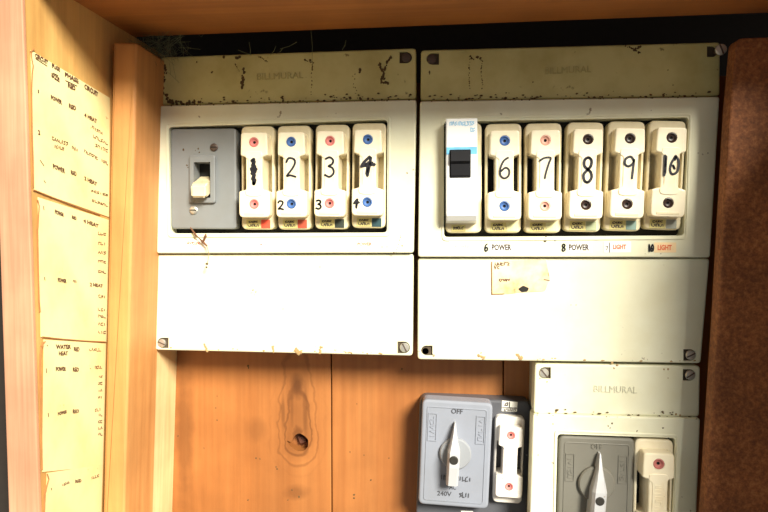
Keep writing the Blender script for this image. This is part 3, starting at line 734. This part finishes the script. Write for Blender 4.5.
bm = BM(); slab(bm, px_loop([(463, 399), (473, 399.3), (473, 401), (463, 401)], YS), YS - .0008, YS + .0002, .0003); obj('clip', bm, M_grey_metal, r, c0)
rotary('blue-grey rotary switch turned to OFF, standing on the dark grey block', (457.5, 401.5), (453, 507), -.026, 69, 105.5, M_grey_metal, M_knob, (0, 1.5), (-1.5, 33), (-2.2, -26), 6.2, 15.5, .0119)
fuse('white fuse with pink screw plugs and no number, on the dark grey block', (510.5, 416.5), (507, 504), YS - .006, 'pink', None, None, None, body=M_fuse_white, base=M_fuse_white, rating=False, group='unnumbered plug-in fuses')
rotary('warm grey rotary switch turned to OFF, inside the smaller fuse box', (597, 437), (594, 551), YF, 73, 115, M_grey_warm, M_knob, (0, 11.5), (2, 43), (-2, -34), 7.4, 17.5, .010, M_grey_warm)
fuse('cream fuse with dusty red screw plugs, next to the warm grey rotary switch', (654.5, 439), (651.5, 552), YF, 'dusty red', None, None, None, body=M_fuse, base=M_fuse, rating=False, group='unnumbered plug-in fuses')

# ------------------------------------------------------------------ circuit labels below the windows
def label(root, c0, q, mat, words, pen=None):
    bm = BM(); slab(bm, px_loop(q, YM), YM - .00025, YM + .0002, 0); l = obj('circuit_label', bm, mat, root, c0)
    for s, x0, x1, y, h_, m_, nm in words:
        bm = BM(); a, b_ = P(x0, y, YM), P(x1, y, YM)
        if s is None: strokes(bm, [[tuple((lambda v: (v.x, v.z))(P(x, yy, YM))) for x, yy in ln] for ln in squiggle(x0, x1, y, h_ * .7, max(4, int((x1 - x0) / 1.6)))], .0005, YM - .00025)
        else: text_xz(bm, s, (a.x + b_.x) / 2, (a.z + b_.z) / 2, b_.x - a.x, h_ * S, YM - .0002, .0002)
        obj(nm, bm, m_, l, c0)
def pen(root, c0, ch, bx):
    bm = BM(); x0, x1, y0, y1 = bx
    strokes(bm, [[tuple((lambda v: (v.x, v.z))(P(x0 + a * (x1 - x0), y1 - b_ * (y1 - y0), YM))) for a, b_ in ln] for ln in DIG[ch]], .0008, YM - .00025)
    obj('pen_number', bm, M_ink, root, c0)
def ql(x0, x1, y0, y1): return [(x0, y0), (x1, y0), (x1, y1), (x0, y1)]
label(A, A0, ql(172, 206, 239, 249.5), M_label, [(None, 187, 200, 243, 3, M_redp, 'red_print')])
label(A, A0, ql(242, 276, 239, 249.5), M_label, [(None, 250, 268, 244.5, 2, M_pinkp, 'faded_print')])
label(A, A0, ql(281, 314, 239, 249.5), M_label, [('POWER', 286.5, 301, 244.3, 3.2, M_pinkp, 'power_lettering')])
label(A, A0, ql(352, 380, 239, 249.5), M_label, [('POWER', 357.5, 372, 244, 3.4, M_redp, 'power_lettering')])
label(B, B0, ql(449, 482, 241.5, 252), M_label, [('POWER', 455, 470, 246.5, 3.6, M_pinkp, 'power_lettering')])
label(B, B0, ql(489, 521, 242, 253), M_label, [('POWER', 491.7, 511.5, 247.3, 6.2, M_print, 'power_lettering')])
label(B, B0, ql(566, 592, 242, 253), M_label, [('POWER', 568.7, 589, 247.3, 6.2, M_print, 'power_lettering')])
label(B, B0, ql(604, 631, 241.5, 252.5), M_label, [('LIGHT', 613, 626, 246.8, 4.6, M_redp, 'light_lettering')])
label(B, B0, ql(654, 676, 242.5, 252.5), M_label_o, [('LIGHT', 657.5, 671.5, 247.5, 5.2, M_redp, 'light_lettering')])
pen(B, B0, '6', (484.5, 488, 244, 251)); pen(B, B0, '8', (561.5, 565.5, 244, 251)); pen(B, B0, '10', (648.5, 653.5, 244.5, 251.5))
bm = BM(); strokes(bm, [[tuple((lambda v: (v.x, v.z))(P(x, y, YM))) for x, y in ln] for ln in ([(609.5, 242.5), (609.5, 252)], [(605.5, 246), (607.5, 246.2), (606.6, 250)])], .0004, YM - .0003); obj('pen_number', bm, M_print, B, B0)

# torn paper note with a burnt hole, stuck below the POWER label
YT = YC - .0004
c0 = P(520, 278, YC)
o_l = rpoly([(491.5, 261), (546, 259.5), (548, 270), (550, 279), (545, 291), (519, 292.5), (511, 293.8), (492, 294.5)], 1.5, 2)
bm = BM(); slab(bm, px_loop(o_l, YT), YT, YC + .0001, 0, [(px_loop(rpoly([(519, 289), (523, 286), (528, 288), (527, 291), (522, 291.8)], 1, 2), YT), .00035, False)], 2, False)
nt_ = tag(obj('paper_note', bm, M_note, None, c0), 'torn stained paper note with a burnt hole, stuck on the wide fuse box', 'note')
bm = BM(); slab(bm, px_loop(rpoly([(518, 289), (523, 285.5), (529, 288), (527.5, 291.6), (521.5, 292.2)], 1, 2), YT), YT - .0001, YT + .0003, 0); o = obj('burnt_hole', bm, M_dark, nt_, c0)
bm = BM(); strokes(bm, [[tuple((lambda v: (v.x, v.z))(P(x, y, YT))) for x, y in ln] for ln in squiggle(495, 510, 264, 2.6, 9) + squiggle(494, 500, 267.5, 2.5, 4) + squiggle(499, 510, 280, 2, 8) + [[(544, 279.5), (549.5, 280.5)]]], .0005, YT); obj('pen_writing', bm, M_pencil, nt_, c0)
bm = BM(); strokes(bm, [[tuple((lambda v: (v.x, v.z))(P(x, y, YT))) for x, y in ln] for ln in ([(491.7, 262), (492, 294)], [(492, 294.2), (504, 293.8)])], .0005, YT); obj('frayed_edge', bm, M_frayed, nt_, c0)

# ------------------------------------------------------------------ handwritten sheets on the left board
def hand(bm, s, a, b_, hpx):
    A_, B_ = PW(*a, .0007), PW(*b_, .0007); hz = (P(200, 100, YN).z - P(200, 100 + hpx, YN).z) * .95
    def fn(u_, v_):
        p = A_ + (B_ - A_) * (u_ + .5) + Vector((0, 0, (v_ + random.uniform(-.10, .10)) * hz)); p.x = wall_x(p.y, p.z) + .0006; return p
    text(bm, s, fn, .00012, Vector((1, 0, 0)))
def wstroke(bm, pts, wpx, off=.0006):
    ps = [PW(x, y, off) for x, y in pts]; tube(bm, ps, wpx * .00024, 5)
def wsq(bm, a, b_, n, hpx, wpx=1.0):
    sl_ = (b_[1] - a[1]) / max(1e-6, b_[0] - a[0])
    for ln in squiggle(a[0], b_[0], 0, hpx, n): wstroke(bm, [(x, a[1] + (x - a[0]) * sl_ - z) for x, z in ln], wpx * 1.05)
def sheet(lab, q, rows, sq, pen_s, fray):
    c0 = PW(sum(p[0] for p in q) / 4, sum(p[1] for p in q) / 4)
    bm = BM(); n = 8; ga = []
    for i in range(n + 1):
        row = []
        for j in range(n + 1):
            s_, t_ = i / n, j / n
            x = (q[0][0] * (1 - s_) + q[1][0] * s_) * (1 - t_) + (q[3][0] * (1 - s_) + q[2][0] * s_) * t_
            y = (q[0][1] * (1 - s_) + q[1][1] * s_) * (1 - t_) + (q[3][1] * (1 - s_) + q[2][1] * s_) * t_
            row.append((PW(x, y, .0001), PW(x, y, .0005)))
        ga.append(row)
    va = [[bm.verts.new(b_) for a, b_ in r_] for r_ in ga]; vb = [[bm.verts.new(a) for a, b_ in r_] for r_ in ga]
    for i in range(n):
        for j in range(n):
            bm.faces.new((va[i][j], va[i + 1][j], va[i + 1][j + 1], va[i][j + 1])); bm.faces.new((vb[i][j], vb[i][j + 1], vb[i + 1][j + 1], vb[i + 1][j]))
    for i in range(n):
        for (a, b_) in ((0, 0), (n, n)):
            bm.faces.new((va[i][a], va[i + 1][a], vb[i + 1][a], vb[i][a])); bm.faces.new((va[a][i], va[a][i + 1], vb[a][i + 1], vb[a][i]))
    o = tag(obj('paper_sheet', bm, M_paper, None, c0), lab, 'paper', 'handwritten sheets on the side board')
    bm = BM()
    for s, a, b_, h_ in rows: hand(bm, s, a, b_, h_)
    for a, b_, n_, h_ in sq: wsq(bm, a, b_, n_, h_)
    for l_ in pen_s: wstroke(bm, l_, .9)
    obj('handwriting', bm, M_pencil, o, c0)['kind'] = 'stuff'
    bm = BM()
    for l_, wp in fray: wstroke(bm, l_, wp * 1.5, .0005)
    obj('frayed_edge', bm, M_frayed, o, c0)
sheet('yellowed handwritten sheet with an underlined heading, top one on the side board',
    [(30.5, 50), (110, 98), (109, 217), (33.5, 190)],
    [('CIRCUIT', (35, 55), (48, 62.5), 5), ('FUSE', (52, 65), (60, 70), 5), ('SIZE', (51.5, 74.5), (59.5, 80), 5), ('PHASE', (65, 74), (78.6, 81.5), 5.5), ('RED', (68, 85), (75.5, 88.5), 5.5), ('CIRCUIT', (84.5, 86), (98, 94.5), 6),
     ('1', (38, 91), (39, 91.5), 4), ('POWER', (51, 97), (62, 102.5), 5), ('RED', (69, 105.5), (76, 108.5), 5), ('4 HEAT', (84.5, 114.5), (97, 121.5), 5), ('2', (38.3, 132), (40.2, 132.6), 5), ('POWER', (53, 166), (65, 171), 5.5), ('RED', (71, 172), (76.5, 174), 5), ('2 HEAT', (84.5, 178), (97, 184), 5)],
    [((92, 127), (103, 133.5), 8, 2.4), ((93, 136), (108, 144), 10, 2.6), ((95, 145), (108, 151), 9, 2.6), ((52, 138), (68, 144), 12, 3), ((54, 146), (64, 149), 8, 2.6), ((72, 147), (78, 150.5), 5, 3), ((84.5, 151), (98, 158.5), 10, 2.6), ((101, 160), (108, 163.5), 6, 2.4), ((91, 190.5), (108, 195.5), 10, 1.8), ((92, 200), (108, 206), 10, 1.8)],
    [[(35.5, 58.5), (47, 66)], [(65.5, 80.5), (77, 86)], [(40, 160), (42, 163), (44, 166)], [(44, 180.5), (45.5, 183)], [(53, 73), (58, 75.5)]],
    [([(31, 52), (31.8, 60), (33, 66), (32, 74), (31.5, 90), (32, 130), (33, 160), (33.5, 188)], 1.1), ([(33.6, 190), (60, 200.5), (85, 210), (100, 215)], 1.3), ([(30.5, 52), (34, 49)], 1.2)])
sheet('yellowed handwritten sheet with a brown corner stain, second on the side board',
    [(37.5, 197), (109, 220), (106.5, 342), (40.5, 337)],
    [('POWER', (55, 211.5), (64, 215), 5), ('RED', (72, 217), (76.5, 218.5), 4), ('4 HEAT', (83.5, 220.5), (98.5, 226), 5), ('POWER', (58, 279.7), (66.5, 281.3), 5), ('2 HEAT', (90, 284.2), (103, 286), 4.5)],
    [((98, y), (106, y + 1.2), 5, 2.2) for y in (233, 243, 252, 261, 271, 296, 309, 316, 323.5, 331.5)] + [((73, 281), (77, 282), 4, 2)],
    [[(43.5, 206), (44, 210)], [(44.5, 277), (45, 280.5)]],
    [([(37.5, 200), (39, 206), (38.5, 214), (37.5, 230), (38, 260), (39, 300), (40, 312)], 1.2), ([(42, 337), (60, 339), (85, 341), (105, 342)], 1.3)])
sheet('yellowed handwritten sheet with a torn upper left edge, third on the side board',
    [(43.5, 339.5), (106, 343.5), (103, 466), (42, 472)],
    [('WATER', (56, 346.7), (71, 346.7), 5), ('HEAT', (59, 353.5), (68, 353.3), 5), ('RED', (74, 349), (79.5, 349.3), 5.5), ('POWER', (56, 369), (66, 369), 5), ('RED', (73, 369.5), (79, 369.5), 5), ('RED', (73, 411.5), (79, 411), 5), ('POWER', (58, 414), (67, 411.5), 4)],
    [((89, 349.5), (101, 349.5), 8, 2.4), ((95, 367.2), (102, 367), 6, 2.6), ((95, 410.5), (101, 408.5), 5, 2.4)] + [((98, y), (102.5, y), 4, 2) for y in (376.5, 383.5, 390.5, 397.5, 415, 421.5, 428, 434)],
    [[(46.3, 368.5), (46.6, 373)], [(48.2, 413), (48.5, 417)], [(47, 345), (47.6, 346)], [(90, 368.5), (91, 368.8)]],
    [([(45, 341.5), (42, 346), (40.5, 354), (40, 370), (41, 400), (41.5, 440), (42, 470)], 1.3), ([(43, 342), (41.5, 347)], 2)])
sheet('yellowed handwritten sheet with a curled brown corner, lowest on the side board',
    [(46.5, 473), (103, 464.5), (100, 560), (43.5, 560)],
    [('RED', (75.5, 481.5), (81.5, 480.5), 4)],
    [((62, 485.5), (70, 481.5), 6, 1.8), ((91, 478), (99, 475.5), 6, 2)], [[(51.3, 488), (51.6, 490)]],
    [([(47, 474), (48.5, 479), (46.5, 486), (44.8, 494), (44, 512)], 1.4)])

# ------------------------------------------------------------------ small debris
c0 = P(205, 248, YM)
bm = BM()
yd = YM - .003
tube(bm, [P(190.5, 227.5, YM - .001), P(196, 235.5, yd), P(202, 241, yd), P(207, 246, yd)], [.0004, .0008, .0009, .0006], 6)
tube(bm, [P(203, 242, yd), P(205.5, 236, yd - .001), P(206, 234, yd)], [.0007, .0010, .0004], 6)
dw = tag(obj('dry_stalk', bm, M_stalk, None, c0), 'dry brown stalk caught in cobweb below the grey toggle switch', 'debris')
bm = BM(); tube(bm, [P(207, 246, yd), P(209, 254, yd), P(207.5, 264, yd)], .00022, 5); obj('web_thread', bm, M_dirt_l, dw, c0)
bm = BM(); blob(bm, P(207, 264, yd), .0010); blob(bm, P(206.5, 267, yd), .0007); obj('seed_husk', bm, M_dirt, dw, c0)
# cobweb in the dark corner above the post
c0 = P(165, 45, -.045); bm = BM()
for _ in range(260):
    a = P(random.gauss(158, 14), random.gauss(46, 8), random.uniform(-.05, -.02)); b_ = a + Vector((random.gauss(0, .008), random.gauss(0, .006), random.gauss(0, .006)))
    if max(a.z, b_.z) > ZC - .001 and min(a.y, b_.y) < -.055: continue
    tube(bm, [a, (a + b_) / 2 + Vector((0, 0, random.uniform(-.002, .001))), b_], .00010, 3)
o = tag(obj('cobweb', bm, M_web, None, c0), 'tangled grey-green cobweb in the dark corner above the post', 'cobweb'); o['kind'] = 'stuff'
c0 = P(310, 45, -.045); bm = BM()
for x0, y0, x1, y1 in ((311, 30, 312, 62), (249, 42, 250, 56), (276, 46, 270, 55), (283, 48, 276, 54), (346, 40, 342, 50), (297, 42, 280, 49), (238, 50, 252, 55)):
    a, b_ = P(x0, y0, -.044), P(x1, y1, -.0365); tube(bm, [a, (a + b_) / 2 + Vector((.0006, 0, -.0004)), b_], .00014, 4)
tag(obj('cobweb', bm, M_web, None, c0), 'thin cobweb threads hanging above the fuse box with the toggle switch', 'cobweb')['kind'] = 'stuff'
